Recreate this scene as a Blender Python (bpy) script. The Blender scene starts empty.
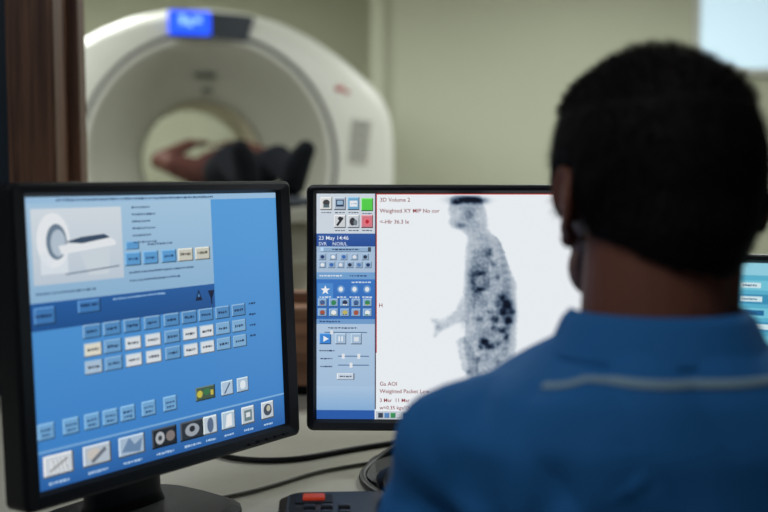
import bpy, bmesh, math, random
from mathutils import Vector, Matrix, noise
from mathutils.bvhtree import BVHTree
random.seed(7)
sc=bpy.context.scene
sc.view_settings.view_transform='Standard'
sc.view_settings.look='None'
COL=bpy.context.collection
PI=math.pi

# ------------------------------------------------------------ helpers
def lin(c):
    o=[]
    for v in c[:3]:
        v=v/255.0
        o.append(v/12.92 if v<=.04045 else ((v+.055)/1.055)**2.4)
    return (o[0],o[1],o[2],1.0)
def mat(name,c,rough=.5,metal=0,emit=None,es=0,bump=0,bscale=60,var=0,vscale=4,spec=.5,sheen=0):
    m=bpy.data.materials.new(name);m.use_nodes=True
    nt=m.node_tree;b=nt.nodes['Principled BSDF']
    b.inputs['Base Color'].default_value=lin(c);b.inputs['Roughness'].default_value=rough
    b.inputs['Metallic'].default_value=metal
    b.inputs['Specular IOR Level'].default_value=spec
    if sheen: b.inputs['Sheen Weight'].default_value=sheen
    if emit:
        b.inputs['Emission Color'].default_value=lin(emit);b.inputs['Emission Strength'].default_value=es
    tc=nt.nodes.new('ShaderNodeTexCoord')
    if var:
        n=nt.nodes.new('ShaderNodeTexNoise');n.inputs['Scale'].default_value=vscale;n.inputs['Detail'].default_value=5
        nt.links.new(tc.outputs['Object'],n.inputs['Vector'])
        r=nt.nodes.new('ShaderNodeMapRange');r.inputs[3].default_value=1-var;r.inputs[4].default_value=1+var
        nt.links.new(n.outputs['Fac'],r.inputs[0])
        mx=nt.nodes.new('ShaderNodeVectorMath');mx.operation='SCALE'
        mx.inputs[0].default_value=lin(c)[:3];nt.links.new(r.outputs[0],mx.inputs['Scale'])
        nt.links.new(mx.outputs[0],b.inputs['Base Color'])
    if bump:
        n=nt.nodes.new('ShaderNodeTexNoise');n.inputs['Scale'].default_value=bscale;n.inputs['Detail'].default_value=4
        nt.links.new(tc.outputs['Object'],n.inputs['Vector'])
        bp=nt.nodes.new('ShaderNodeBump');bp.inputs['Strength'].default_value=bump;bp.inputs['Distance'].default_value=.01
        nt.links.new(n.outputs['Fac'],bp.inputs['Height']);nt.links.new(bp.outputs[0],b.inputs['Normal'])
    return m
def woodmat(name,c1,c2,axis='Z'):
    m=bpy.data.materials.new(name);m.use_nodes=True
    nt=m.node_tree;b=nt.nodes['Principled BSDF'];b.inputs['Roughness'].default_value=.45
    tc=nt.nodes.new('ShaderNodeTexCoord');mp=nt.nodes.new('ShaderNodeMapping')
    s=[45,45,45];s['XYZ'.index(axis)]=2.2
    mp.inputs['Scale'].default_value=s
    n=nt.nodes.new('ShaderNodeTexNoise');n.inputs['Scale'].default_value=1.6;n.inputs['Detail'].default_value=7;n.inputs['Distortion'].default_value=.6
    cr=nt.nodes.new('ShaderNodeValToRGB')
    cr.color_ramp.elements[0].position=.32;cr.color_ramp.elements[0].color=lin(c1)
    cr.color_ramp.elements[1].position=.7;cr.color_ramp.elements[1].color=lin(c2)
    nt.links.new(tc.outputs['Object'],mp.inputs[0]);nt.links.new(mp.outputs[0],n.inputs['Vector'])
    nt.links.new(n.outputs['Fac'],cr.inputs[0]);nt.links.new(cr.outputs[0],b.inputs['Base Color'])
    return m
def addobj(name,me,m=None,parent=None,smooth=False):
    o=bpy.data.objects.new(name,me);COL.objects.link(o)
    if m:
        for q in (m if isinstance(m,(list,tuple)) else [m]): me.materials.append(q)
    if smooth:
        for p in me.polygons:p.use_smooth=True
    if parent: o.parent=parent
    return o
def empty(name,loc=(0,0,0),rot=(0,0,0)):
    e=bpy.data.objects.new(name,None);COL.objects.link(e);e.empty_display_size=.1
    e.location=loc;e.rotation_euler=rot;return e
def pin(o,root):
    """parent while the mesh is modelled in world coordinates"""
    o.parent=root;o.matrix_parent_inverse=root.matrix_basis.inverted()
def bm_box(bm,size,loc=(0,0,0),rot=(0,0,0),bev=0,seg=2,mi=0):
    from mathutils import Euler
    t=bmesh.new();bmesh.ops.create_cube(t,size=1)
    bmesh.ops.scale(t,vec=size,verts=t.verts)
    if bev: bmesh.ops.bevel(t,geom=t.edges[:],offset=bev,segments=seg,affect='EDGES',profile=.5)
    M=Matrix.Translation(loc)@Euler(rot).to_matrix().to_4x4()
    bmesh.ops.transform(t,matrix=M,verts=t.verts)
    merge(bm,t,mi)
def merge(bm,t,mi=0):
    mp={}
    for v in t.verts: mp[v]=bm.verts.new(v.co)
    for f in t.faces:
        try:
            nf=bm.faces.new([mp[v] for v in f.verts]);nf.material_index=mi;nf.smooth=f.smooth
        except ValueError: pass
    t.free()
def finish(bm,name,m,parent=None,smooth=False):
    bmesh.ops.recalc_face_normals(bm,faces=bm.faces)
    me=bpy.data.meshes.new(name);bm.to_mesh(me);bm.free()
    return addobj(name,me,m,parent,smooth)
def box(name,size,loc,m,parent=None,rot=(0,0,0),bev=0):
    bm=bmesh.new();bm_box(bm,size,(0,0,0),(0,0,0),bev)
    o=finish(bm,name,m,parent);o.location=loc;o.rotation_euler=rot;return o
def bm_loft(bm,rings,close=True,cap=True,mi=0,loop=False,smooth=True):
    vs=[[bm.verts.new(p) for p in r] for r in rings]
    n=len(rings[0]);R=len(rings)
    for i in range(R if loop else R-1):
        a=vs[i];b=vs[(i+1)%R]
        for j in range(n if close else n-1):
            k=(j+1)%n
            f=bm.faces.new((a[j],a[k],b[k],b[j]));f.smooth=smooth
            f.material_index=mi[i] if isinstance(mi,(list,tuple)) else mi
    if cap and not loop:
        for r in (vs[0],vs[-1]):
            f=bm.faces.new(r);f.material_index=mi[0] if isinstance(mi,(list,tuple)) else mi
def bm_ell(bm,c,r,R=None,seg=28,rings=18,M=None):
    T=Matrix.Translation(c)@((R or Matrix.Identity(3)).to_4x4())@Matrix.Diagonal((r[0],r[1],r[2],1))
    if M: T=M@T
    bmesh.ops.create_uvsphere(bm,u_segments=seg,v_segments=rings,radius=1,matrix=T)
def bm_cap(bm,p1,r1,p2,r2,seg=18,M=None,flat=1.0):
    """tapered capsule"""
    p1=Vector(p1);p2=Vector(p2)
    if M: p1=M@p1;p2=M@p2
    d=p2-p1;L=d.length;q=d.to_track_quat('Z','Y').to_matrix().to_4x4()
    prof=[]
    for i in range(6):
        a=-PI/2+PI/2*i/5*.98+.02;prof.append((r1*math.cos(a),r1*math.sin(a)))
    for i in range(1,6):
        t=i/6;prof.append((r1+(r2-r1)*t,L*t))
    for i in range(6):
        a=(PI/2-.02)*i/5;prof.append((r2*math.cos(a),L+r2*math.sin(a)))
    T=Matrix.Translation(p1)@q
    rings=[]
    for r,z in prof:
        rings.append([T@Vector((r*math.cos(2*PI*j/seg),r*math.sin(2*PI*j/seg)*flat,z)) for j in range(seg)])
    bm_loft(bm,rings)
def remesh(bm,vox,smooth_it=4,name='m'):
    bmesh.ops.recalc_face_normals(bm,faces=bm.faces)
    me=bpy.data.meshes.new(name+'_src');bm.to_mesh(me);bm.free()
    o=bpy.data.objects.new(name+'_src',me);COL.objects.link(o)
    md=o.modifiers.new('r','REMESH');md.mode='VOXEL';md.voxel_size=vox;md.adaptivity=0
    s=o.modifiers.new('s','SMOOTH');s.iterations=smooth_it;s.factor=.5
    dg=bpy.context.evaluated_depsgraph_get()
    out=bpy.data.meshes.new_from_object(o.evaluated_get(dg));out.name=name
    bpy.data.objects.remove(o);bpy.data.meshes.remove(me)
    for p in out.polygons:p.use_smooth=True
    return out
def tube(name,pts,r,m,parent=None,cyc=False):
    cu=bpy.data.curves.new(name,'CURVE');cu.dimensions='3D';cu.bevel_depth=r;cu.bevel_resolution=4
    sp=cu.splines.new('NURBS');sp.points.add(len(pts)-1)
    for i,p in enumerate(pts): sp.points[i].co=(*p,1)
    sp.order_u=4;sp.use_endpoint_u=True;sp.use_cyclic_u=cyc;sp.resolution_u=10
    cu.materials.append(m);cu.use_fill_caps=True
    o=bpy.data.objects.new(name+'_c',cu);COL.objects.link(o)
    dg=bpy.context.evaluated_depsgraph_get()
    me=bpy.data.meshes.new_from_object(o.evaluated_get(dg));me.name=name
    bpy.data.objects.remove(o)
    o=addobj(name,me,None,parent,True);return o

# ------------------------------------------------------------ screen artwork
class UI:
    """flat artwork of a display, u,v in 0..1 of the panel"""
    def __init__(s,w,h): s.w=w;s.h=h;s.v=[];s.f=[];s.c=[];s.l=0
    def P(s,u,v,l): return ((u-.5)*s.w,-.0002-.00004*l,(.5-v)*s.h)
    def poly(s,pts,c,l):
        b=len(s.v);s.v+= [s.P(u,v,l) for u,v in pts]
        s.f.append(list(range(b,b+len(pts))));s.c.append([lin(c)]*len(pts))
    def rect(s,u0,v0,u1,v1,c,l=1,c2=None):
        b=len(s.v);s.v+=[s.P(u0,v0,l),s.P(u0,v1,l),s.P(u1,v1,l),s.P(u1,v0,l)]
        s.f.append([b,b+1,b+2,b+3]);c2=c2 or c;s.c.append([lin(c),lin(c2),lin(c2),lin(c)])
    def btn(s,cu,cv,w,h,c,l=3,hi=None,lo=None):
        hi=hi or tuple(min(255,x+45) for x in c);lo=lo or tuple(int(x*.45) for x in c)
        s.rect(cu-w/2,cv-h/2,cu+w/2,cv+h/2,lo,l)
        s.rect(cu-w/2,cv-h/2,cu+w/2-w*.06,cv+h/2-h*.08,hi,l+1)
        s.rect(cu-w/2+w*.06,cv-h/2+h*.08,cu+w/2-w*.06,cv+h/2-h*.08,c,l+2)
    def ell(s,cu,cv,ru,rv,c,l=4,n=24,a0=0,a1=2*PI):
        s.poly([(cu+ru*math.cos(a0+(a1-a0)*i/n),cv+rv*math.sin(a0+(a1-a0)*i/n)) for i in range(n)],c,l)
    def scrib(s,u,v,w,h,c,l=7):
        x=u
        while x<u+w:
            d=random.uniform(.004,.012)
            s.rect(x,v-h/2*random.uniform(.6,1),min(x+d,u+w),v+h/2*random.uniform(.5,1),c,l)
            x+=d+random.uniform(.002,.004)
    def line(s,p,q,t,c,l=5):
        d=Vector((q[0]-p[0],(q[1]-p[1])*s.h/s.w));n=Vector((-d.y,d.x)).normalized()*t/2
        nu=n.x;nv=n.y*s.w/s.h
        s.poly([(p[0]+nu,p[1]+nv),(q[0]+nu,q[1]+nv),(q[0]-nu,q[1]-nv),(p[0]-nu,p[1]-nv)],c,l)
    def text(s,u,v,size,t,c,l=9):
        cu=bpy.data.curves.new('t','FONT');cu.body=t;cu.size=size*s.h;cu.resolution_u=2;cu.offset=.00005
        o=bpy.data.objects.new('t',cu);COL.objects.link(o)
        dg=bpy.context.evaluated_depsgraph_get();me=bpy.data.meshes.new_from_object(o.evaluated_get(dg))
        b=len(s.v);y=-.0002-.00004*l
        s.v+=[((u-.5)*s.w+p.co.x,y,(.5-v)*s.h+p.co.y) for p in me.vertices]
        for p in me.polygons:
            s.f.append([b+i for i in p.vertices]);s.c.append([lin(c)]*len(p.vertices))
        bpy.data.objects.remove(o);bpy.data.meshes.remove(me);bpy.data.curves.remove(cu)
    def build(s,name,m,parent):
        me=bpy.data.meshes.new(name);me.from_pydata(s.v,[],s.f)
        at=me.color_attributes.new('Col','FLOAT_COLOR','CORNER')
        flat=[]
        for c in s.c:
            for q in c: flat+=list(q)
        at.data.foreach_set('color',flat)
        return addobj(name,me,m,parent)
def screenmat(name,strength):
    m=bpy.data.materials.new(name);m.use_nodes=True;nt=m.node_tree
    b=nt.nodes['Principled BSDF'];b.inputs['Base Color'].default_value=(.01,.01,.012,1);b.inputs['Roughness'].default_value=.45
    a=nt.nodes.new('ShaderNodeAttribute');a.attribute_name='Col'
    nt.links.new(a.outputs['Color'],b.inputs['Emission Color']);b.inputs['Emission Strength'].default_value=strength
    return m
M_SCR=screenmat('lcd_emission',.86)

# ------------------------------------------------------------ materials
M_BEZ=mat('black_plastic',(20,21,24),.42,bump=.05,bscale=400)
M_BEZ2=mat('monitor_shell',(28,29,32),.55)
M_DESK=mat('desk_laminate',(208,203,188),.4,var=.04,vscale=30)
M_DESKE=mat('desk_edge',(120,112,98),.5)
M_WOOD=woodmat('window_wood',(78,50,38),(138,98,76),'Z')
M_WOODH=woodmat('sill_wood',(120,82,60),(176,128,98),'X')
M_WALL=mat('scanner_room_paint',(194,195,172),.8,var=.03,vscale=1.2)
M_WALL2=mat('scanner_room_paint_side',(192,192,170),.8,var=.03,vscale=1.2)
M_CWALL=mat('control_room_paint',(120,125,130),.85,var=.03)
M_DARKP=mat('dark_blue_panel',(30,44,58),.5)
M_FLOOR=mat('vinyl_floor',(150,148,140),.35,var=.05,vscale=6)
M_CEIL=mat('ceiling_tile',(215,214,210),.9,bump=.1,bscale=80)
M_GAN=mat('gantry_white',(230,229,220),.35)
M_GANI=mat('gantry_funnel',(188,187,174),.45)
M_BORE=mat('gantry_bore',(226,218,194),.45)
M_SEAM=mat('gantry_seam',(92,92,86),.5)
M_TAB=mat('table_shell',(206,202,188),.4)
M_PADM=mat('table_pad',(60,64,72),.8,spec=.2)

# ------------------------------------------------------------ room shell
WY=2.05
bm=bmesh.new();bm_box(bm,(8.4,10.6,.1),(.2,3.6,-.05));finish(bm,'floor',M_FLOOR)
bm=bmesh.new();bm_box(bm,(8.4,10.6,.1),(.2,3.6,2.85));finish(bm,'ceiling',M_CEIL)
bm=bmesh.new()
X0,X1,Z0,Z1=-.705,2.0,.75,2.25
JW=.09
bm_box(bm,(X0+4,.12,2.8),((X0-4)/2,WY+.06,1.4),mi=0)
bm_box(bm,(4.4-X1,.12,2.8),((X1+4.4)/2,WY+.06,1.4))
bm_box(bm,(X1-X0,.12,Z0),((X0+X1)/2,WY+.06,Z0/2))
bm_box(bm,(X1-X0,.12,2.8-Z1),((X0+X1)/2,WY+.06,(2.8+Z1)/2))
finish(bm,'wall_front',M_DARKP)
bm=bmesh.new();bm_box(bm,(8.4,.1,2.8),(.2,-1.65,1.4));finish(bm,'wall_rear',M_CWALL)
bm=bmesh.new();bm_box(bm,(.1,3.65,2.8),(-1.95,.225,1.4));finish(bm,'wall_left',M_CWALL)
bm=bmesh.new();bm_box(bm,(.1,3.65,2.8),(2.45,.225,1.4));finish(bm,'wall_right',M_CWALL)
bm=bmesh.new();bm_box(bm,(4.0,.1,2.8),(-2.0,8.65,1.4));bm_box(bm,(4.4,.1,2.8),(2.1,7.85,1.4));bm_box(bm,(.1,.9,2.8),(-.05,8.2,1.4))
finish(bm,'wall_back',M_WALL)
bm=bmesh.new();bm_box(bm,(.1,6.6,2.8),(-3.95,5.4,1.4));finish(bm,'wall_scanner_left',M_WALL2)
bm=bmesh.new();bm_box(bm,(.1,5.8,2.8),(4.25,5.0,1.4));finish(bm,'wall_scanner_right',M_WALL2)
box('baseboard_back',(4.2,.02,.1),(2.1,7.79,.05),M_SEAM)
# window : jambs, sill, head, glass
win=empty('window_1',((X0+X1)/2,WY+.06,1.5))
cx=(X0+X1)/2
def wbox(n,size,wl,m,bev=.003):
    o=box(n,size,(wl[0]-cx,wl[1]-WY-.06,wl[2]-1.5),m,win,bev=bev);return o
wbox('jamb_left',(JW,.17,1.5),(X0+JW/2,WY+.045,1.5),M_WOOD)
wbox('jamb_left_stop',(.022,.05,1.35),(X0+JW+.009,WY+.075,1.575),M_WOOD)
wbox('jamb_right',(.125,.17,1.5),(X1-.0625,WY+.045,1.5),M_WOOD)
wbox('head_rail',(X1-X0-.2,.17,.12),(cx,WY+.045,Z1-.06),M_WOODH)
wbox('sill_board',(X1-X0-.2,.15,.15),(cx,WY+.035,Z0+.075),M_WOODH)
wbox('sill_lip',(X1-X0-.2,.05,.02),(cx,WY+.075,Z0+.16),M_WOODH)
mg=bpy.data.materials.new('window_glass');mg.use_nodes=True;nt=mg.node_tree;nt.nodes.clear()
o_=nt.nodes.new('ShaderNodeOutputMaterial');mx=nt.nodes.new('ShaderNodeMixShader');tr=nt.nodes.new('ShaderNodeBsdfTransparent');gl=nt.nodes.new('ShaderNodeBsdfGlossy')
tr.inputs[0].default_value=(.95,.98,.98,1);gl.inputs['Roughness'].default_value=.02
mx.inputs[0].default_value=.05
nt.links.new(tr.outputs[0],mx.inputs[1]);nt.links.new(gl.outputs[0],mx.inputs[2]);nt.links.new(mx.outputs[0],o_.inputs[0])
wbox('glass_pane',(X1-X0-.2,.006,Z1-Z0-.27),(cx,WY+.08,(Z0+.15+Z1-.12)/2),mg,bev=0)

# bright high window on the far wall, right
hw=empty('window_2',(2.72,7.78,2.25))
M_SKYP=mat('daylight_blind',(200,220,230),.6,emit=(200,222,238),es=.8)
M_WFR=mat('window_frame_white',(205,205,198),.5)
box('blind',(.9,.02,.66),(0,-.0,0),M_SKYP,hw)
for n,s,l in (('frame_top',(1.0,.05,.05),(0,-.01,.355)),('frame_bottom',(1.0,.05,.05),(0,-.01,-.355)),('frame_left',(.05,.05,.76),(-.475,-.01,0)),('frame_right',(.05,.05,.76),(.475,-.01,0))):
    box(n,s,l,M_WFR,hw)

# ------------------------------------------------------------ lights
def panel_light(name,loc,sx,sy,power,col=(1,1,1)):
    e=empty(name,loc)
    bm=bmesh.new();bm_box(bm,(sx+.06,sy+.06,.03),(0,0,.0),bev=.005)
    o=finish(bm,'housing',M_WFR,e)
    l=bpy.data.lights.new(name+'_lamp','AREA');l.shape='RECTANGLE';l.size=sx;l.size_y=sy;l.energy=power;l.color=col
    lo=bpy.data.objects.new('lamp',l);COL.objects.link(lo);lo.parent=e;lo.location=(0,0,-.02)
for i,(x,y,p) in enumerate([(-2.2,3.6,72),(1.2,3.6,50),(-2.2,6.2,72),(1.6,6.0,50)]):
    panel_light('ceiling_light'+('' if i==0 else '.%03d'%i),(x,y,2.785),1.2,.6,p,(1,1,.98))
panel_light('ceiling_light.004',(-.7,.1,2.785),.9,.5,16,(.85,.93,1))  # added fill panel, out of view, put in to light the man's shirt
w=bpy.data.worlds.new('w');sc.world=w;w.use_nodes=True
w.node_tree.nodes['Background'].inputs[0].default_value=(.5,.6,.7,1);w.node_tree.nodes['Background'].inputs[1].default_value=.05

# ------------------------------------------------------------ desk
dk=empty('desk',(.25,1.56,0))
DT=.73
box('desktop',(3.9,.93,.03),(0,0,DT-.015),M_DESK,dk,bev=.004)
box('front_edge',(3.9,.012,.034),(0,-.471,DT-.018),M_DESKE,dk,bev=.003)
for i,x in enumerate((-1.6,1.6)): box('leg_%d'%(i+1),(.05,.7,DT-.03),(x,0,(DT-.03)/2),M_DESKE,dk,bev=.004)
box('modesty_panel',(3.15,.02,.45),(0,.38,.46),M_DESKE,dk)

# ------------------------------------------------------------ monitors
def monitor(name,X,Y,Zc,yaw,tilt,w,h,bs,bt,bb,ui,neck_back=.09):
    root=empty(name,(X,Y,DT),(0,0,yaw))
    zc=Zc-DT
    def head(bm,n,m,sm=False):
        o=finish(bm,n,m,root,sm);o.location=(0,0,zc);o.rotation_euler=(tilt,0,0);return o
    W=w/2+bs
    def rr(x0,x1,z0,z1,y,r,n=5):
        pts=[]
        for (cx_,cz_,a0) in ((x1-r,z1-r,0),(x0+r,z1-r,PI/2),(x0+r,z0+r,PI),(x1-r,z0+r,1.5*PI)):
            for i in range(n+1):
                a=a0+PI/2*i/n;pts.append(Vector((cx_+r*math.cos(a),y,cz_+r*math.sin(a))))
        return pts
    t=h/2+bt;b=-h/2-bb
    bm=bmesh.new()
    bm_loft(bm,[rr(-w/2,w/2,-h/2,h/2,.004,.0005),rr(-w/2,w/2,-h/2,h/2,-.001,.0005),rr(-w/2-.004,w/2+.004,-h/2-.004,h/2+.004,-.006,.002),
        rr(-W+.004,W-.004,b+.004,t-.004,-.008,.006),rr(-W+.001,W-.001,b+.001,t-.001,-.0065,.008),rr(-W,W,b,t,-.003,.009),rr(-W,W,b,t,.026,.009),rr(-W+.006,W-.006,b+.006,t-.006,.03,.009)],cap=False,smooth=False)
    head(bm,'bezel',M_BEZ)
    bm=bmesh.new()
    bm_loft(bm,[rr(-W+.005,W-.005,b+.005,t-.005,.028,.01),rr(-W+.03,W-.03,b+.03,t-.03,.045,.02),rr(-W*.55,W*.55,b*.6,t*.6,.062,.02)],smooth=False)
    for i in range(9): bm_box(bm,(W*.9,.004,.003),(0,.062,t*.45-i*.01))
    head(bm,'back_shell',M_BEZ2)
    bm=bmesh.new();bm_box(bm,(w,.004,h),(0,.0025,0));head(bm,'panel',M_BEZ)
    o=ui.build('screen_artwork',M_SCR,root);o.location=(0,0,zc);o.rotation_euler=(tilt,0,0)
    bm=bmesh.new()
    for i in range(5): bm_box(bm,(.009,.003,.003),(W-.03-i*.016,-.0085,b+bb*.4),bev=.0006)
    head(bm,'bezel_buttons',M_BEZ2)
    bm=bmesh.new()
    zt=zc+.02
    def sec(z,hx,hy,y): 
        return [Vector((hx*math.copysign(abs(math.cos(a))**.6,math.cos(a)),y+hy*math.copysign(abs(math.sin(a))**.6,math.sin(a)),z)) for a in [2*PI*i/24 for i in range(24)]]
    bm_loft(bm,[sec(.012,.062,.02,neck_back),sec(.03,.055,.017,neck_back),sec(.12,.05,.016,neck_back),sec(zt,.05,.016,neck_back)])
    bm_box(bm,(.09,.05,.09),(0,neck_back-.025,zc),bev=.006)
    finish(bm,'stand_neck',M_BEZ,root)
    bm=bmesh.new()
    bm_loft(bm,[sec(0,.125,.1,neck_back-.02),sec(.008,.125,.1,neck_back-.02),sec(.014,.112,.088,neck_back-.02),sec(.016,.07,.05,neck_back)],smooth=False)
    finish(bm,'stand_base',M_BEZ2,root)
    return root

# ---- left monitor artwork
U=UI(.376,.301)
U.rect(0,0,1,1,(92,164,226),0,(60,130,204))
U.rect(0,0,1,.022,(158,196,228),1)
U.scrib(.10,.012,.6,.008,(40,70,110))
U.rect(0,.022,.69,.36,(170,204,230),1,(146,186,218))
U.rect(.015,.04,.325,.30,(218,227,234),2,(196,209,222))
# scanner drawing in the panel
U.ell(.085,.15,.055,.095,(238,242,246),3);U.ell(.095,.155,.034,.062,(110,130,150),4);U.ell(.10,.16,.025,.047,(186,200,214),5)
U.rect(.04,.19,.13,.265,(224,232,240),3)
U.poly([(.10,.17),(.28,.15),(.30,.163),(.30,.178),(.11,.2)],(236,240,244),6)
U.poly([(.12,.158),(.18,.143),(.26,.136),(.28,.15),(.18,.166)],(60,80,104),7)
U.poly([(.17,.195),(.28,.183),(.27,.28),(.20,.28)],(210,220,228),4)
U.line((.12,.27),(.31,.255),.004,(110,128,150),5)
for i in range(6):
    U.scrib(.365,.045+i*.026,.07+.02*(i%2),.008,(50,80,120))
for i,cu in enumerate((.362,.43,.503)): U.btn(cu,.235,.06,.05,(96,160,214))
U.btn(.362,.185,.05,.03,(96,160,214))
U.scrib(.42,.185,.1,.008,(60,90,130));U.scrib(.345,.285,.26,.008,(60,90,130));U.scrib(.02,.33,.2,.008,(60,90,130));U.scrib(.345,.315,.2,.008,(60,90,130))
for cu in (.572,.645):
    U.btn(cu,.235,.064,.05,(206,206,194));U.scrib(cu-.022,.232,.044,.012,(90,84,70))
for cu in (.362,.43,.503): U.scrib(cu-.018,.235,.036,.01,(30,70,120))
U.rect(0,.36,.69,.455,(40,96,164),1,(34,84,146))
U.btn(.045,.405,.07,.06,(66,124,186));U.btn(.195,.39,.08,.045,(66,124,186))
U.scrib(.015,.405,.055,.012,(20,40,80));U.scrib(.165,.385,.06,.01,(20,40,80));U.scrib(.28,.375,.2,.008,(150,190,230))
U.poly([(.605,.42),(.62,.375),(.635,.42)],(20,30,60),4);U.poly([(.615,.405),(.62,.39),(.625,.405)],(90,150,210),5)
U.poly([(.66,.385),(.69,.385),(.675,.425)],(20,30,60),4);U.rect(.672,.4,.678,.44,(20,30,60),4)
cols=[.20,.272,.347,.424,.502,.576,.648,.722,.796]
for i,cu in enumerate(cols):
    for j,cv in enumerate((.48,.545,.608)):
        c=(104,158,206)
        if j==0:c=(84,142,196)
        elif i in (2,3,5,6) : c=(222,230,236)
        elif i==0: c=(228,226,210) if j==1 else (176,200,222)
        elif i in (1,): c=(112,164,210)
        elif i in (7,8): c=(128,176,216)
        U.btn(cu,cv,.064,.05,c,3,hi=(158,198,232))
        U.scrib(cu-.02,cv,.04,.011,(40,52,72) if c[0]>150 else (20,44,84))
for j in range(4): U.scrib(.845,.46+j*.045,.03,.01,(25,55,95))
for i,cu in enumerate([.03,.112,.185,.25,.315,.395,.48]):
    U.btn(cu,.80,.055,.058,(116,170,216),3);U.scrib(cu-.018,.795,.036,.009,(30,64,110));U.scrib(cu-.014,.812,.028,.009,(30,64,110))
U.btn(.63,.79,.085,.055,(70,92,76));U.ell(.605,.79,.012,.014,(205,194,80),7);U.ell(.635,.785,.016,.013,(60,120,76),8);U.rect(.652,.782,.664,.802,(205,190,80),9)
U.btn(.728,.79,.055,.06,(180,204,226));U.line((.715,.81),(.74,.77),.005,(60,80,110),8)
U.btn(.80,.79,.055,.06,(176,200,222));U.ell(.8,.79,.014,.018,(230,240,246),8);U.scrib(.785,.79,.03,.01,(60,90,140))
U.rect(0,.865,1,1,(62,128,198),1,(44,100,170));U.rect(0,.865,1,.872,(130,180,225),2)
bott=[(.065,(210,218,226)),(.197,(186,198,210)),(.324,(170,192,214)),(.451,(34,40,48)),(.566,(44,52,62)),(.645,(196,210,222)),(.727,(180,202,220)),(.819,(196,208,218)),(.915,(198,208,218))]
for i,(cu,c) in enumerate(bott):
    wd=.10 if i<5 else .062
    U.btn(cu,.922,wd,.075,c,3)
    U.scrib(cu-wd*.35,.982,wd*.7,.01,(180,210,240))
    if i==0:
        U.rect(cu-.03,.9,cu+.03,.945,(226,230,234),7);U.line((cu-.03,.94),(cu+.03,.905),.006,(150,150,150),8)
        for k in range(4): U.line((cu-.02+k*.013,.9),(cu-.01+k*.013,.945),.002,(120,130,140),8)
    if i==1: U.ell(cu-.012,.918,.024,.022,(206,200,194),7);U.line((cu-.02,.945),(cu+.03,.905),.012,(110,118,130),8)
    if i==2: U.poly([(cu-.04,.94),(cu-.01,.89),(cu+.01,.92),(cu+.04,.9),(cu+.03,.95)],(110,140,175),7)
    if i==3: U.ell(cu-.018,.922,.018,.024,(180,186,192),7);U.ell(cu+.024,.922,.018,.02,(130,122,120),7);U.ell(cu-.018,.922,.008,.01,(60,66,72),8)
    if i==4: U.ell(cu,.922,.03,.025,(160,168,178),7);U.ell(cu,.918,.012,.012,(40,44,50),8)
    if i==5: U.ell(cu,.922,.014,.03,(90,110,140),7)
    if i==6: U.poly([(cu-.015,.95),(cu-.008,.9),(cu+.014,.895),(cu+.016,.945)],(240,242,244),7)
    if i==7: U.rect(cu-.018,.9,cu+.018,.945,(110,134,140),7);U.rect(cu-.01,.91,cu+.01,.93,(226,230,234),8)
    if i==8: U.ell(cu,.92,.02,.025,(70,80,96),7);U.ell(cu+.004,.915,.01,.013,(190,190,170),8)
monitor('computer_monitor',-.246,1.224,.978,math.radians(53.8),math.radians(-2.6),.376,.301,.022,.015,.018,U)

# ---- right monitor artwork : 290x227 layout grid of the panel
U=UI(.376,.301)
def g(x,y): return (x/290.0,y/227.0)
def R(x0,y0,x1,y1,c,l=1,c2=None):
    a=g(x0,y0);b=g(x1,y1);U.rect(a[0],a[1],b[0],b[1],c,l,c2)
def B(cx_,cy_,w_,h_,c,l=3,**k): U.btn(cx_/290,cy_/227,w_/290,h_/227,c,l,**k)
def E(cx_,cy_,rx,ry,c,l=7): U.ell(cx_/290,cy_/227,rx/290,ry/227,c,l)
def S(x,y,w_,c,h_=1.6,l=8): U.scrib(x/290,y/227,w_/290,h_/227,c,l)
def T(x,y,sz,t,c): U.text(x/290,y/227,sz/227,t,c)
R(0,0,290,227,(246,251,255),0)
R(0,0,60,40,(214,224,234),1)
for i,(x,y,c) in enumerate([(10,10,(226,228,226)),(24,10,(176,190,206)),(38,10,(120,176,214)),(52,11,(90,214,80)),(24,28,(214,218,222)),(38,28,(206,212,220)),(52,28,(214,128,140))]):
    B(x,y,12,13,c)
    if i==0:
        E(x,y-1,3.5,3,(70,70,72));R(x-3,y+1,x+3,y+4,(90,110,120),8)
    if i==1: R(x-4,y-4,x+4,y+3,(40,60,90),8);R(x-3,y-3,x+3,y+1,(160,190,215),9)
    if i==2: R(x-4,y-3,x+4,y+3,(240,246,250),8);S(x-3,y,6,(40,90,150))
    if i==4: U.line(g(x-3,y+4),g(x+3,y-4),.008,(40,44,50),8);E(x,y-3,2,2,(50,50,60))
    if i==5: E(x-1,y,3,4,(60,60,66));E(x+2,y+1,2,3,(120,130,140),8)
    if i==6: E(x,y,3.5,3.8,(240,120,130));E(x,y,1.8,2,(190,40,60),8)
    S(x-5,y+9,10,(50,60,80),1.2)
R(0,40,60,53,(56,96,170),1,(44,82,156));T(2,46.3,5.6,'23 May 14:46',(240,246,252));T(2,52,5,'SVR    NOR/L',(220,232,246))
R(0,53,60,59,(170,196,224),1);B(30,56,52,4.6,(150,182,216));S(16,56,28,(40,60,90))
R(0,59,60,79,(176,200,226),1)
for j in range(2):
    for i in range(5+j):
        x=6+i*(11-j*1.6);y=63.5+j*8
        B(x,y,7.4,6.4,(150,178,208));E(x,y,2,1.8,[(40,60,110),(240,244,248),(60,110,190),(230,234,240),(50,60,80),(90,130,190)][(i+j)%6])
R(0,79,60,86,(120,168,216),1);S(3,82.5,24,(240,244,250));S(34,82.5,18,(60,90,140))
R(0,86,60,126,(64,124,202),1,(54,110,190));S(36,89,20,(210,226,244));
R(1,90,17,106,(84,146,216),2)
pts=[]
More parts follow.
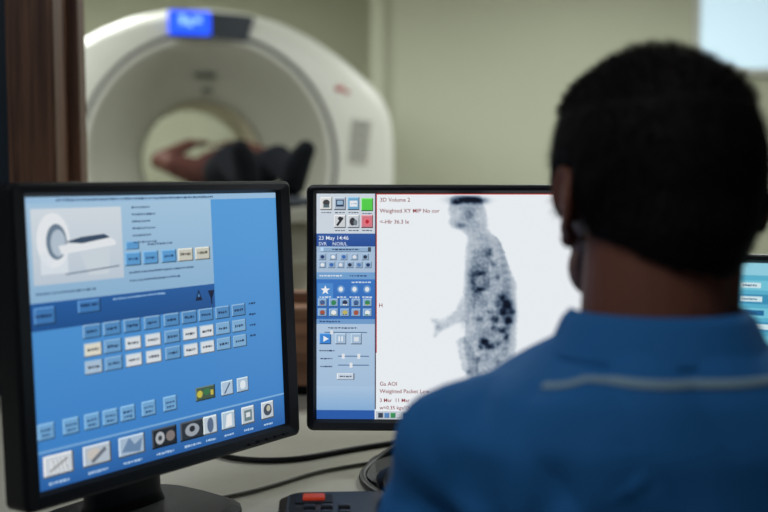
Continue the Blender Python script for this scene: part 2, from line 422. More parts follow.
for k in range(10):
    a=-PI/2+k*PI/5;r=(5 if k%2==0 else 2.1);pts.append(g(9+r*math.cos(a),97+r*math.sin(a)))
U.poly(pts,(250,252,255),5)
for i,x in enumerate((25,39,52)):
    E(x,96,4,4,(110,160,216),4);E(x,96,2.2,2.4,(236,242,248),6)
S(3,104,12,(220,232,246));S(21,104,10,(220,232,246));S(34,104,10,(220,232,246));S(47,104,10,(220,232,246))
pal=[(70,100,150),(170,90,70),(60,140,90),(240,244,246),(50,60,90),(200,186,100)]
for j in range(2):
    for i in range(5):
        x=6+i*11.6;y=109.5+j*10
        B(x,y,9.4,8,(140,176,214));E(x,y,2.6,2.4,pal[(i*2+j)%6]);S(x-2,y+2,4,pal[(i+j*3+1)%6],1.4)
R(0,126,60,206,(186,210,235),1,(170,199,229));R(0,126,60,131,(120,164,212),2);S(3,128.6,22,(30,60,110))
S(12,135,30,(40,60,100));R(8,139,52,140,(90,120,160),3);R(14,137.5,17,141.5,(230,236,242),4)
B(9,146,12,11,(66,140,220));U.poly([g(7,143),g(12.5,146),g(7,149)],(245,250,255),8)
B(25,146,11,11,(170,196,224));R(22.5,143.5,24,148.5,(240,246,250),8);R(25.5,143.5,27,148.5,(240,246,250),8)
B(41,146,11,11,(170,196,224));R(38.5,144,43.5,148.5,(225,234,242),8)
S(3,158,16,(40,60,100));S(4,166,12,(40,60,100));R(22,163,54,164,(90,120,160),3);R(26,161,29,166,(236,240,245),4);R(42,161,45,166,(236,240,245),4)
S(4,174,12,(40,60,100));R(22,172,54,173,(90,120,160),3);R(34,170,37,175,(236,240,245),4)
B(30,184,18,6.5,(206,220,236));S(24,184,12,(50,60,80))
R(0,194,60,218,(178,206,234),2,(140,182,224));
R(0,218,60,227,(46,96,176),2)
R(60,0,61.2,217,(70,70,90),2);R(61.2,0,62,160,(206,60,60),3);R(61,0,290,.9,(206,70,60),3)
R(61,219,290,227,(196,206,216),2)
for i in range(12):
    B(66+i*6.4,223,5,5,[(60,70,90),(90,140,200),(60,150,90),(200,206,212),(40,44,60),(190,150,60)][i%6])
RED=(140,26,40)
T(65,8,5.6,'3D Volume 2',RED);T(65,19,5.6,'Weighted XY MIP No cor',RED);T(65,30,5.6,'<-Hlr 36.3 lx',RED)
T(64,114,5.6,'H',RED)
T(65,193,5.6,'Ga AOI',RED);T(65,200.5,5.6,'Weighted Packet Low',RED);T(65,209.5,5.2,'3 Mar  11 Mar',RED);T(65,217,5.2,'w=0.35 kgs/13.22 g/ml',RED)
# whole body scan : shaded point grid (dense mesh with per-corner grey)
def cap2(x,y,ax,ay,bx,by,ra,rb):
    dx,dy=bx-ax,by-ay;t=max(0,min(1,((x-ax)*dx+(y-ay)*dy)/(dx*dx+dy*dy+1e-9)))
    return (ra+(rb-ra)*t)-math.hypot(x-ax-dx*t,y-ay-dy*t)
def gauss(x,y,cx_,cy_,sx,sy): 
    q=((x-cx_)/sx)**2+((y-cy_)/sy)**2
    return math.exp(-q) if q<12 else 0
BODY=[(154,14,162,30,18,14),(162,32,172,54,10,14),(172,58,178,96,19,27),(178,96,180,124,27,26),(180,124,178,150,26,26),(178,150,182,188,27,22),(158,30,142,28,9,6)]
ARM=[(170,64,162,98,10,9),(162,98,148,122,9,7),(148,122,128,132,7,5),(128,132,122,142,4.5,2),(128,130,119,127,3.5,1.8),(150,150,158,172,6,9)]
DARK=[(152,6,13,3,1.0),(166,7,8,3,.9),(143,9,5,2,.7),(168,80,8,2.6,.5),(161,87,2.6,7,.45),(175,89,2.8,7,.5),(168,96,7,2.6,.4),(148,32,5,3,.35),(158,22,5,5,.25),(181,70,3,3,.35),(186,84,2.6,3,.4),(178,58,3,4,.3),
 (190,104,4,4,.85),(196,111,5,4.4,.9),(191,119,4.4,4,.85),(184,126,5,3.6,.65),(197,127,4.6,4.6,.75),(201,118,3.4,3.6,.7),(186,111,3.6,3.6,.5),(178,118,4,3,.4),(172,108,4,6,.28),(190,137,5,3,.55),(182,134,3,3,.45),(168,126,3,3,.35),(195,144,3,3,.4),
 (172,148,4.6,3.4,.95),(178,153,5,3.2,.9),(168,154,3,3,.6),(187,150,3,3,.4),(176,139,9,5,.22),(166,166,3,3,.3),(186,168,3,4,.3),
 (157,180,3,4,.45),(170,186,5,2.2,.95),(161,187,3.4,2,.85),(182,187,4,2.2,.85),(192,185,3,2.2,.8),(197,179,2.4,4,.4),(218,157,1.8,1.4,.35),(124,134,3,3,.2),(152,128,4,7,.15)]
def shade(x,y):
    d=max(cap2(x,y,*c) for c in BODY);da=max(cap2(x,y,*c) for c in ARM)
    n=noise.noise(Vector((x*.10,y*.10,1)))*.55+noise.noise(Vector((x*.3,y*.3,5)))*.45
    d+=n*2.0;da+=n*1.6
    def sm(t): t=max(0,min(1,t));return t*t*(3-2*t)
    v=0
    if d>-2: v+=sm((d+2)/4)*(.16)+sm((d+1)/12)*(.10+.20*n)
    if da>-2: v+=sm((da+2)/5)*(.14+.09*n)
    if d>0:
        sx=176+16*math.sin((y-20)/190*PI)
        v+=.16*math.exp(-((x-sx-5)/4.2)**2)*(.75+.25*math.sin(y*.9))*sm((y-30)/10)*sm((176-y)/20)
        if 52<y<108: v+=.035*max(0,math.sin((y+ (x-175)*.35)*.75))*sm(d/6)
    for c in DARK:
        k=gauss(x,y,c[0],c[1],c[2],c[3])
        if k>0: v+=c[4]*k*(.85+.4*n)
    if y<2: v*=max(0,y/2)
    v=max(0,min(1,v));b=1-v
    return (236*b**1.25+10,234*b**1.12+17,223*b**1.0+32)
sx0,sx1,sy0,sy1=110,224,1.5,192
nx,ny=150,252
base=len(U.v);cc=[]
for j in range(ny+1):
    for i in range(nx+1):
        x=sx0+(sx1-sx0)*i/nx;y=sy0+(sy1-sy0)*j/ny
        U.v.append(U.P(x/290,y/227,3));cc.append(lin(shade(x,y)))
thr=lin((0,250.5,0))[1]
for j in range(ny):
    for i in range(nx):
        a=j*(nx+1)+i;ids=(a,a+nx+1,a+nx+2,a+1)
        if min(cc[k][1] for k in ids)>thr: continue
        U.f.append([base+k for k in ids]);U.c.append([cc[k] for k in ids])
monitor('computer_monitor.001',.098,1.41,.976,math.radians(-1.5),math.radians(-3),.376,.301,.013,.012,.015,U)

# ---- third monitor artwork
U=UI(.34,.255)
U.rect(0,0,1,1,(96,186,214),0,(84,168,204));U.rect(0,0,1,.07,(150,214,232),1)
for r in range(11):
    U.rect(.02,.1+r*.078,.98,.155+r*.078,(64,150,190) if r%2 else (120,204,226),1)
    for k in range(6):
        U.rect(.04+k*.16,.112+r*.078,.04+k*.16+random.uniform(.06,.13),.142+r*.078,(214,240,246) if (k+r)%3 else (40,110,160),2)
        U.scrib(.05+k*.16,.128+r*.078,.06,.012,(30,80,120),4)
monitor('computer_monitor.002',.61,1.50,.897,math.radians(-22),math.radians(-4),.34,.255,.014,.013,.015,U,.07)

# ------------------------------------------------------------ desk things
M_RUB=mat('black_rubber',(16,16,17),.5)
M_GREYC=mat('grey_cable',(120,116,104),.5)
M_ORG=mat('orange_button',(205,80,50),.35,emit=(230,60,30),es=.2)
con=empty('intercom_console',(-.035,1.185,DT),(0,0,math.radians(3)))
bm=bmesh.new()
def rsec(x0,x1,y0,y1,z,r,n=6):
    pts=[]
    for (a_,b_,a0) in ((x1-r,y1-r,0),(x0+r,y1-r,PI/2),(x0+r,y0+r,PI),(x1-r,y0+r,1.5*PI)):
        for i in range(n+1):
            a=a0+PI/2*i/n;pts.append(Vector((a_+r*math.cos(a),b_+r*math.sin(a),z+(b_-y0)*.08*(z>.01))))
    return pts
bm_loft(bm,[rsec(-.085,.085,-.085,.08,0,.02),rsec(-.088,.088,-.088,.083,.006,.022),rsec(-.086,.086,-.086,.081,.024,.022),rsec(-.076,.076,-.076,.071,.032,.02)],smooth=False)
finish(bm,'console_body',mat('console_black',(26,26,28),.35),con)
bm=bmesh.new();bm_box(bm,(.026,.016,.005),(-.045,.046,.0435),(.08,0,0),bev=.002);finish(bm,'talk_button',M_ORG,con)
bm=bmesh.new();bm_box(bm,(.044,.026,.004),(-.045,.046,.0405),(.08,0,0),bev=.001);finish(bm,'button_surround',M_BEZ2,con)
bm=bmesh.new()
for j in range(4):
    for i in range(3): bm_box(bm,(.014,.01,.007),(-.05+i*.02,.015-j*.018,.041-j*.0015),bev=.002)
finish(bm,'keys',mat('key_grey',(50,50,54),.4),con)
bm=bmesh.new()
bm_cap(bm,(.05,-.06,.058),.014,(.05,.05,.066),.014);bm_ell(bm,(.05,-.065,.052),(.022,.022,.016));bm_ell(bm,(.05,.055,.06),(.022,.022,.016))
me=remesh(bm,.002,3,'handset');addobj('handset',me,M_RUB,con)
D=DT
tube('console_cable',[(.02,1.275,D+.02),(.015,1.31,D+.012),(-.02,1.38,D+.006),(-.035,1.45,D+.006),(-.015,1.51,D+.008),(.03,1.56,D+.03),(.09,1.61,D+.03),(.16,1.68,D+.006)],.0055,M_RUB)
tube('power_cable',[(-.30,1.66,D+.004),(-.27,1.60,D+.004),(-.235,1.54,D+.004),(-.13,1.53,D+.004),(-.06,1.60,D+.004),(.05,1.66,D+.004),(.2,1.76,D+.004)],.0042,M_RUB)
tube('network_cable',[(-.235,1.345,D+.003),(-.20,1.36,D+.003),(-.14,1.42,D+.003),(-.10,1.48,D+.003),(-.05,1.51,D+.003),(.1,1.6,D+.003)],.0026,M_GREYC)
kb=empty('computer_keyboard',(.29,1.235,D),(0,0,math.radians(2)))
bm=bmesh.new();bm_box(bm,(.42,.14,.016),(0,0,.01),(.04,0,0),bev=.004);finish(bm,'keyboard_body',M_BEZ,kb)
bm=bmesh.new()
for r in range(6):
    for c in range(20):
        bm_box(bm,(.0165,.0165,.007),(-.192+c*.0202,.052-r*.0205,.0215+(.052-r*.0205)*.04),(.04,0,0),bev=.0015,seg=1)
finish(bm,'keys',mat('key_black',(34,35,38),.5),kb)

# ------------------------------------------------------------ scanner
TH=math.radians(15.6)
GX,GY,GZ=-.97,6.0,1.23
gan=empty('ct_scanner',(GX,GY,0),(0,0,TH))
half=[(0,.855),(.22,.842),(.42,.795),(.6,.715),(.78,.60),(.92,.485),(1.02,.385),(1.075,.27),(1.092,.1),(1.09,-.5),(1.05,-1.1),(.98,-1.225),(0,-1.225)]
polyo=half+[(-x,z) for x,z in half[-2:0:-1]]
N=192
def rout(a):
    dx,dz=math.sin(a),math.cos(a);best=0
    for i in range(len(polyo)):
        x1,z1=polyo[i];x2,z2=polyo[(i+1)%len(polyo)]
        ex,ez=x2-x1,z2-z1;den=dx*ez-dz*ex
        if abs(den)<1e-9: continue
        t=(x1*ez-z1*ex)/den;s=(x1*dz-z1*dx)/den
        if t>0 and -1e-6<=s<=1+1e-6: best=max(best,t)
    return best
RO=[rout(2*PI*i/N+.0003) for i in range(N)]
for _ in range(2): RO=[(RO[i-1]+RO[i]*2+RO[(i+1)%N])/4 for i in range(N)]
def ringo(y,off): return [Vector((math.sin(2*PI*i/N)*(RO[i]-off),y,GZ+math.cos(2*PI*i/N)*(RO[i]-off))) for i in range(N)]
def ringc(y,r): return [Vector((math.sin(2*PI*i/N)*r,y,GZ+math.cos(2*PI*i/N)*r)) for i in range(N)]
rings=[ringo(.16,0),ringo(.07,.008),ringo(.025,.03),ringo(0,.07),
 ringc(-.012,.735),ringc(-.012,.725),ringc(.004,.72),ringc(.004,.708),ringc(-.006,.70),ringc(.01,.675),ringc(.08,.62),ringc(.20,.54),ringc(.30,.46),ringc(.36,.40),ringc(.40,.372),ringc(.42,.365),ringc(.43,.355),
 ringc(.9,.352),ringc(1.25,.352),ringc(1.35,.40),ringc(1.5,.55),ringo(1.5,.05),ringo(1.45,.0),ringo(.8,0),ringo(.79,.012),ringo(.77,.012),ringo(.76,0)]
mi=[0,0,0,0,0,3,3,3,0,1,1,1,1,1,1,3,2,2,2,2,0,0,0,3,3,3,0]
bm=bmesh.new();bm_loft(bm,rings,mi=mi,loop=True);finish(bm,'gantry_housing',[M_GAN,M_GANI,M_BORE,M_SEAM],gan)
bm=bmesh.new()
def arcband(a0,a1,o0,o1,y0,y1,n=20):
    rr_=[]
    for i in range(n+1):
        a=a0+(a1-a0)*i/n
        idx=(a/(2*PI)*N)%N;k=int(idx);ro=RO[k]*(1-idx+k)+RO[(k+1)%N]*(idx-k)
        P=lambda r,y:Vector((math.sin(a)*r,y,GZ+math.cos(a)*r))
        rr_.append([P(ro-o0,y0),P(ro-o1,y0),P(ro-o1,y1),P(ro-o0,y1)])
    bm_loft(bm,rr_,smooth=False)
arcband(-.27,.30,.03,.175,-.02,.05)
finish(bm,'display_band',mat('display_band_dark',(52,58,66),.35),gan)
bm=bmesh.new();bm_box(bm,(.23,.012,.13),(-.11,-.025,GZ+.76),bev=.004);finish(bm,'status_display',mat('display_blue',(10,40,160),.4,emit=(30,85,255),es=1.5),gan)
bm=bmesh.new()
for x,z,w_,h_ in ((-.15,.775,.03,.05),(-.11,.76,.03,.04),(-.065,.775,.035,.03)): bm_box(bm,(w_,.004,h_),(x,-.033,GZ+z))
finish(bm,'status_marks',mat('display_marks',(150,190,255),.4,emit=(140,190,255),es=1.2),gan)
for sgn,nm in ((1,'right'),(-1,'left')):
    bm=bmesh.new();bm_box(bm,(.12,.02,.26),(sgn*.86,-.006,GZ+.12),(0,sgn*.12,0),bev=.008);finish(bm,'control_panel_'+nm,mat('panel_grey_'+nm,(196,194,184),.4),gan)
    bm=bmesh.new()
    for j in range(4):
        for i in range(2): bm_box(bm,(.028,.01,.028),(sgn*.86-.024+i*.048+sgn*.006*(1.5-j),-.018,GZ+.21-j*.055),bev=.006)
    finish(bm,'panel_buttons_'+nm,mat('btn_grey_'+nm,(150,150,142),.5),gan)
bm=bmesh.new();bm_ell(bm,(.74,-.004,GZ+.42),(.03,.012,.018));bm_ell(bm,(.785,-.004,GZ+.40),(.018,.01,.012));finish(bm,'maker_mark',mat('mark_red',(190,60,56),.5),gan,True)
bm=bmesh.new();bm_box(bm,(1.9,1.3,.06),(0,.8,.03),bev=.01);finish(bm,'gantry_plinth',M_SEAM,gan)
bm=bmesh.new()
bm_box(bm,(.12,.02,.03),(0,.235,GZ+.50),(.9,0,0),bev=.004)
bm_box(bm,(.06,.02,.02),(.02,.33,GZ+.42),(.9,0,0),bev=.004)
finish(bm,'laser_window',M_SEAM,gan)
tb=empty('patient_table',(GX,GY,0),(0,0,TH))
bm=bmesh.new();rr_=[]
for y,wd in ((-2.35,.17),(-2.3,.22),(-2.1,.235),(.9,.2),(1.0,.18)):
    r=[]
    for i in range(13):
        t=-1+2*i/12;r.append(Vector((wd*t,y,1.03+.05*t*t)))
    for i in range(13):
        t=1-2*i/12;r.append(Vector((wd*1.04*t,y,.985+.06*t*t)))
    rr_.append(r)
bm_loft(bm,rr_);finish(bm,'cradle',M_TAB,tb)
bm=bmesh.new();bm_box(bm,(.36,2.2,.03),(0,-1.15,1.052),bev=.012);finish(bm,'mattress',M_PADM,tb)
bm=bmesh.new();bm_box(bm,(.5,1.9,.14),(0,-1.3,.90),bev=.03);bm_box(bm,(.44,1.3,.62),(0,-1.2,.52),bev=.05);bm_box(bm,(.62,1.7,.2),(0,-1.2,.11),bev=.05)
finish(bm,'pedestal',M_TAB,tb)
pt=empty('patient',(GX,GY,0),(0,0,TH))
zt=1.068
bm=bmesh.new()
bm_ell(bm,(0,-.36,zt+.115),(.078,.115,.1));bm_ell(bm,(0,-.43,zt+.10),(.06,.07,.075));bm_cap(bm,(0,-.36,zt+.2),.02,(0,-.385,zt+.215),.014)
bm_cap(bm,(0,-.5,zt+.09),.058,(0,-.62,zt+.09),.065)
for s in (-1,1):
    bm_ell(bm,(s*.08,-.34,zt+.11),(.012,.02,.03))
    sh=(s*.17,-.66,zt+.1);el=(s*.31,-.42,zt+.16);wr=(s*.14,-.25,zt+.25)
    bm_cap(bm,sh,.055,el,.046);bm_cap(bm,el,.046,wr,.03)
    bm_ell(bm,(s*.09,-.22,zt+.255),(.048,.042,.02))
    for k in range(4): bm_cap(bm,(s*.055,-.24+k*.017,zt+.26),.0085,(s*(.0+.008*k),-.235+k*.02,zt+.242+.006*k),.0075,seg=10)
    bm_cap(bm,(s*.085,-.25,zt+.26),.010,(s*.055,-.285,zt+.265),.009,seg=10)
me=remesh(bm,.007,3,'skin');addobj('skin',me,mat('patient_skin',(92,54,42),.7,spec=.2),pt)
bm=bmesh.new();bm_ell(bm,(0,-.325,zt+.125),(.084,.1,.104));finish(bm,'hair',mat('patient_hair',(30,24,22),.8),pt,True)
bm=bmesh.new()
bm_ell(bm,(0,-.8,zt+.11),(.19,.2,.11));bm_ell(bm,(0,-1.02,zt+.105),(.165,.22,.105))
for s in (-1,1): bm_cap(bm,(s*.15,-.68,zt+.1),.07,(s*.225,-.57,zt+.13),.062)
me=remesh(bm,.009,5,'shirt');addobj('shirt',me,mat('patient_shirt',(72,42,36),1,spec=.05),pt)
bm=bmesh.new();bm_ell(bm,(0,-1.17,zt+.1),(.17,.15,.1))
for s in (-1,1):
    bm_cap(bm,(s*.09,-1.2,zt+.1),.085,(s*.1,-1.6,zt+.15),.065);bm_cap(bm,(s*.1,-1.6,zt+.15),.065,(s*.1,-1.98,zt+.062),.045)
me=remesh(bm,.009,5,'trousers');addobj('trousers',me,mat('patient_trousers',(16,17,24),1,spec=.05),pt)
bm=bmesh.new()
for s in (-1,1):
    bm_cap(bm,(s*.085,-2.0,zt+.05),.05,(s*.10,-2.03,zt+.13),.052);bm_cap(bm,(s*.10,-2.03,zt+.13),.052,(s*.125,-2.06,zt+.18),.038);bm_ell(bm,(s*.085,-2.01,zt+.048),(.048,.05,.048))
me=remesh(bm,.007,4,'shoes');addobj('shoes',me,mat('patient_shoes',(18,19,24),.9,spec=.1),pt)

# ------------------------------------------------------------ seated man
M_SKIN=mat('man_skin',(120,72,56),.6,var=.06,vscale=20,spec=.3)
M_HAIR=mat('man_hair',(24,17,16),.8,spec=.2)
M_SHIRT=mat('scrub_blue',(28,106,170),.85,bump=.25,bscale=900,var=.05,vscale=8)
M_PIPE=mat('piping_pale',(140,166,180),.8)
M_TROU=mat('scrub_trousers',(20,60,110),.85,bump=.2,bscale=700)
BX,BY=.222,.86
man=empty('seated_man',(BX,BY,0))
MB=Matrix.Translation((BX,BY,0))@Matrix.Rotation(math.radians(4),4,'Z')
MBI=MB.inverted()
HC=Vector((.228,.90,1.153))
MH=Matrix.Translation(HC)@Matrix.Rotation(math.radians(9),4,'Z')@Matrix.Rotation(math.radians(-4),4,'X')
bm=bmesh.new()
E_=lambda c,r,R_=None:bm_ell(bm,c,r,R_,M=MH)
E_((0,0,0),(.077,.098,.092));E_((0,.02,-.045),(.066,.072,.07));E_((0,.045,-.07),(.05,.05,.048));E_((0,.075,-.106),(.026,.022,.022))
E_((0,.078,.012),(.055,.02,.016))
for s in (-1,1):
    E_((s*.04,.062,-.045),(.022,.022,.02));E_((s*.05,.025,-.08),(.016,.03,.024))
    Re=Matrix.Rotation(s*.35,3,'Z')@Matrix.Rotation(-.15,3,'X')
    E_((s*.080,-.008,-.028),(.006,.017,.029),Re)
    pr=None
    for k in range(10):
        a=-2.2+k*.46
        p=(s*(.085+.002*math.sin(k)),-.012-.016*math.cos(a+1.2),-.026+.028*math.sin(a+1.2))
        if pr: bm_cap(bm,pr,.004,p,.004,seg=8,M=MH)
        pr=p
    E_((s*.076,.0,-.055),(.007,.009,.009))
bm_cap(bm,(0,.09,-.015),.009,(0,.108,-.052),.0125,M=MH)
for s in (-1,1): E_((s*.012,.1,-.056),(.008,.01,.007))
E_((0,.092,-.083),(.022,.009,.0055));E_((0,.09,-.092),(.019,.009,.006))
nb=MH@Vector((-.006,-.025,-.045))
bm_cap(bm,MB@Vector((-.006,-.012,.96)),.064,nb,.060,seg=24)
for s in (-1,1): bm_cap(bm,MB@Vector((s*.025,-.03,1.0)),.028,MH@Vector((s*.03,-.045,-.06)),.024)
bm_ell(bm,(0,0,.90),(.13,.075,.09),M=MB)
def hand(wr,d,side,table):
    """palm+fingers: wr wrist point, d forward direction"""
    d=Vector(d).normalized();r=Vector((0,0,1)).cross(d).normalized()*-1
    up=Vector((0,0,1))
    pc=wr+d*.048
    R3=Matrix((r,d,up)).transposed()
    bm_ell(bm,pc,(.04,.052,.015),R3)
    lens=[(.0+.030,.072,.0082),(.010,.080,.0085),(-.011,.074,.0082),(-.031,.058,.0072)]
    for off,L,rad in lens:
        o2=off*(-side)
        b=pc+d*.035+r*o2*1.0+up*.002
        k1=b+d*L*.42+up*.012+r*o2*.12;k2=k1+d*L*.3-up*.008;tp=k2+d*L*.22-up*.016
        bm_cap(bm,b,rad*1.1,k1,rad,seg=10);bm_cap(bm,k1,rad,k2,rad*.93,seg=10);bm_cap(bm,k2,rad*.93,tp,rad*.82,seg=10)
    th=wr+d*.025+r*(-side)*.028
    t1=th+d*.03+r*(-side)*.024-up*.004;t2=t1+d*.03+r*(-side)*.004-up*.006
    bm_cap(bm,th,.013,t1,.0105,seg=10);bm_cap(bm,t1,.0105,t2,.009,seg=10)
for s,kx in ((-1,.20),(1,.36)):
    sh=MB@Vector((s*.16,0,.93));el=MB@Vector((s*.20,.07,.735));wr=Vector((kx+s*.01,1.135,.795))
    bm_cap(bm,MB@Vector((s*.1,0,.93)),.045,sh,.045);bm_cap(bm,sh,.045,el,.04);bm_cap(bm,el,.04,el.lerp(wr,.35),.04);bm_cap(bm,el.lerp(wr,.35),.04,wr,.026)
    hand(wr,(-s*.18,1,-.02),s,D)
me=remesh(bm,.003,3,'body_skin');o=addobj('body_skin',me,M_SKIN);pin(o,man)
for s in (-1,1):
    bm=bmesh.new();bm_ell(bm,(s*.031,.081,-.02),(.012,.012,.0095),M=MH);o=finish(bm,'eye_%d'%(1 if s<0 else 2),mat('eye_white%d'%s,(225,222,216),.2),None,True);pin(o,man)
    bm=bmesh.new();bm_ell(bm,(s*.031,.0905,-.02),(.0052,.003,.0052),M=MH);o=finish(bm,'iris_%d'%(1 if s<0 else 2),M_HAIR,None,True);pin(o,man)
    bm=bmesh.new();bm_cap(bm,(s*.016,.096,.006),.004,(s*.047,.084,.008),.003,M=MH);o=finish(bm,'eyebrow_%d'%(1 if s<0 else 2),M_HAIR,None,True);pin(o,man)
bm=bmesh.new();bm_ell(bm,(0,.1,-.0875),(.02,.003,.005),M=MH);o=finish(bm,'lips',mat('lips',(120,64,58),.5),None,True);pin(o,man)
# hair
bm=bmesh.new()
bm_ell(bm,(0,-.001,.004),(.086,.107,.0985),seg=48,rings=32);bm_ell(bm,(0,-.034,-.035),(.068,.074,.072),seg=36,rings=24);bm_ell(bm,(0,.05,.05),(.062,.05,.048))
me=remesh(bm,.0035,6,'hair')
b2=bmesh.new();b2.from_mesh(me)
def keep(p):
    x,y,z=p
    if y>.045: return z>.045-(0 if abs(x)<.045 else .012)
    if y>.015: return z>.01-(.045 if abs(x)>.06 and y<.03 else 0)
    if y>-.03: return z>.004
    return z>-.082-.010*math.cos(x*40)+.25*max(0,y+.06)
dele=[f for f in b2.faces if not keep(f.calc_center_median())]
bmesh.ops.delete(b2,geom=dele,context='FACES')
for v in b2.verts:
    n=noise.noise(v.co*22)*.0025+noise.noise(v.co*70)*.001
    v.co+=v.normal*n
tri=[]
faces=b2.faces[:]
for k in range(18000):
    f=random.choice(faces);c=f.calc_center_median();nrm=f.normal
    j=Vector((random.uniform(-1,1),random.uniform(-1,1),random.uniform(-1,1)))
    grow=Vector((0,.3,.1)) if c.z>.05 else Vector((0,-.25,-1.0))
    d=(nrm*(.45)+grow*.6+j*.3).normalized();L=random.uniform(.005,.010)*(1.0 if c.z>-.05 else .5)
    sd=d.cross(nrm+j*.2).normalized()*.00045
    b_=c+j*.0015
    tri.append((b_-sd,b_+sd,b_+d*L))
for f in b2.faces: f.smooth=True
bmesh.ops.solidify(b2,geom=b2.faces[:],thickness=.011)
for t in tri:
    f=b2.faces.new([b2.verts.new(p) for p in t])
bmesh.ops.transform(b2,matrix=MH,verts=b2.verts)
b2.to_mesh(me);b2.free()
o=addobj('hair',me,M_HAIR);pin(o,man)
# shirt
def tring(z,rx,ry,cy=0,e=2.5,n=48,cx_=0):
    r=[]
    for i in range(n):
        a=2*PI*i/n;c,s=math.cos(a),math.sin(a)
        r.append(MB@Vector((cx_+rx*math.copysign(abs(c)**(2/e),c),cy+ry*math.copysign(abs(s)**(2/e),s),z)))
    return r
bm=bmesh.new()
bm_loft(bm,[tring(.47,.172,.118,.0),tring(.56,.166,.116,.0),tring(.70,.158,.112,.0),tring(.82,.170,.118,-.006),tring(.90,.18,.118,-.014),tring(.95,.175,.110,-.018),tring(.985,.145,.096,-.02),tring(1.006,.110,.086,-.018,2.2),tring(1.023,.078,.074,-.014,2),tring(1.034,.066,.064,-.012,2)])
for s in (-1,1):
    bm_cap(bm,MB@Vector((s*.09,-.01,.95)),.055,MB@Vector((s*.155,0,.93)),.056,seg=24)
    bm_cap(bm,MB@Vector((s*.155,0,.93)),.056,MB@Vector((s*.168,.02,.845)),.058,seg=24)
    bm_cap(bm,MB@Vector((s*.168,.02,.845)),.058,MB@Vector((s*.185,.045,.79)),.054,seg=24)
me=remesh(bm,.005,7,'scrub_top')
for v in me.vertices:
    l=MBI@v.co
    n=noise.noise(Vector((l.x*9,l.y*9,l.z*5+2)))*.008+abs(noise.noise(Vector((l.x*16+l.z*9,l.y*14,l.z*9))))*.011
    for s in (-1,1):
        q=Vector((l.x-s*.135,l.z-.86));n+=.0035*math.sin(math.atan2(q.y,q.x)*9)*math.exp(-(q.length/.12)**2)
    v.co+=v.normal*(n-.0025)
o=addobj('scrub_top',me,M_SHIRT);pin(o,man)
bvh=BVHTree.FromPolygons([v.co[:] for v in me.vertices],[p.vertices[:] for p in me.polygons])
pts=[]
for i in range(49):
    x=-.108+.216*i/48
    zz=1.003-.32*max(0,abs(x)-.08)-.002*math.cos(x*12)
    o_=MB@Vector((x,-.6,zz));d=MB.to_3x3()@Vector((0,1,0))
    h,nn,_,_=bvh.ray_cast(o_,d)
    if h is not None and nn is not None and (MBI@h).y<.0: pts.append((h+nn*.0006))
bm=bmesh.new();rg=[]
for i,p in enumerate(pts):
    a=pts[max(0,i-1)];b=pts[min(len(pts)-1,i+1)];t=(b-a).normalized()
    h,nn,_,_=bvh.find_nearest(p)
    bi=t.cross(nn).normalized()
    rg.append([p+bi*.0038*math.cos(q)+nn*.0012*math.sin(q) for q in [2*PI*k/10 for k in range(10)]])
bm_loft(bm,rg);o=finish(bm,'yoke_piping',M_PIPE,None,True);pin(o,man)
# collar
bm=bmesh.new()
def cring(z,rx,ry,cy,dip=.0):
    r=[]
    for i in range(48):
        a=2*PI*i/48;c,s=math.cos(a),math.sin(a)
        r.append(MB@Vector((rx*c-.004,cy+ry*s,z-dip*max(0,s)**2)))
    return r
bm_loft(bm,[cring(1.012,.072,.069,-.012,.03),cring(1.040,.0665,.064,-.010,.03),cring(1.045,.069,.066,-.010,.03),cring(1.038,.076,.073,-.012,.03),cring(1.014,.087,.081,-.014,.03),cring(1.010,.091,.085,-.014,.03),cring(1.006,.085,.079,-.014,.03)],cap=False,loop=True)
o=finish(bm,'collar',M_SHIRT,None,True);pin(o,man)
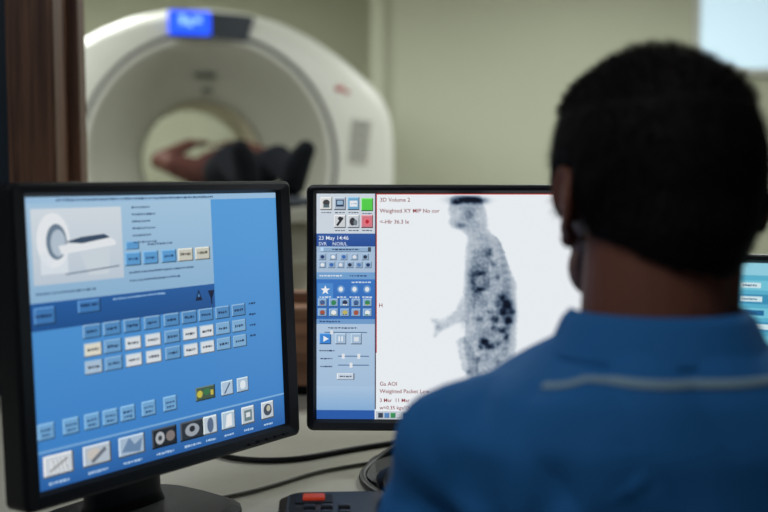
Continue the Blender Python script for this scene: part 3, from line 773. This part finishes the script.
# trousers
bm=bmesh.new();bm_ell(bm,(0,.02,.53),(.165,.13,.09),M=MB)
for s in (-1,1):
    hp=MB@Vector((s*.085,.03,.53));kn=MB@Vector((s*.12,.44,.53));an=MB@Vector((s*.12,.47,.1))
    bm_cap(bm,hp,.086,kn,.062,seg=24);bm_cap(bm,kn,.062,an,.046,seg=24)
me=remesh(bm,.007,6,'trousers');o=addobj('trousers',me,M_TROU);pin(o,man)
bm=bmesh.new()
for s in (-1,1):
    f=MB@Vector((s*.12,.455,.045));t_=MB@Vector((s*.13,.60,.034))
    bm_cap(bm,f,.042,t_,.034,seg=20);bm_cap(bm,MB@Vector((s*.12,.465,.05)),.04,MB@Vector((s*.12,.47,.1)),.038)
me=remesh(bm,.005,4,'shoes')
for v in me.vertices: v.co.z=max(v.co.z,.002)
o=addobj('shoes',me,mat('man_shoes',(225,225,222),.5));pin(o,man)
# office chair
M_CH=mat('chair_fabric',(36,38,44),.9,bump=.3,bscale=600);M_CHB=mat('chair_base',(28,28,30),.4)
ch=empty('office_chair',(BX,BY+.02,0),(0,0,math.radians(4)))
def sq(z,hx,hy,cy=0,e=4,n=40): return [Vector((hx*math.copysign(abs(math.cos(a))**(2/e),math.cos(a)),cy+hy*math.copysign(abs(math.sin(a))**(2/e),math.sin(a)),z)) for a in [2*PI*i/n for i in range(n)]]
bm=bmesh.new();bm_loft(bm,[sq(.375,.2,.2),sq(.385,.235,.23),sq(.42,.24,.235),sq(.44,.225,.22),sq(.446,.19,.18)]);finish(bm,'seat_pad',M_CH,ch)
bm=bmesh.new();rr_=[]
for k in range(9):
    z=.56+.25*k/8;hx=.2*math.sin(PI*(.22+.56*k/8))
    rr_.append([Vector((hx*math.copysign(abs(math.cos(a))**.5,math.cos(a)),-.175-.02*math.cos(PI*k/8)+.028*math.sin(a)*1.0-.0+.5*(hx*math.cos(a))**2,z)) for a in [2*PI*i/32 for i in range(32)]])
bm_loft(bm,rr_);finish(bm,'backrest',M_CH,ch)
bm=bmesh.new();bm_box(bm,(.06,.02,.35),(0,-.225,.50),bev=.004);bm_box(bm,(.06,.23,.02),(0,-.125,.36),bev=.004);bm_cap(bm,(0,0,.1),.026,(0,0,.36),.026)
for k in range(5):
    a=2*PI*k/5+.3;bm_cap(bm,(0,0,.1),.026,(.27*math.cos(a),.27*math.sin(a),.075),.016)
    bm_ell(bm,(.27*math.cos(a),.27*math.sin(a),.028),(.027,.02,.028))
finish(bm,'base',M_CHB,ch,True)

# ------------------------------------------------------------ camera
cd=bpy.data.cameras.new('camera');cam=bpy.data.objects.new('camera',cd);COL.objects.link(cam)
cd.sensor_width=36;cd.lens=50;cam.location=(0,0,1.15);cam.rotation_euler=(math.radians(90-4.3),0,0)
cd.dof.use_dof=True;cd.dof.focus_distance=1.39;cd.dof.aperture_fstop=2.8
cd.clip_start=.05
sc.camera=cam
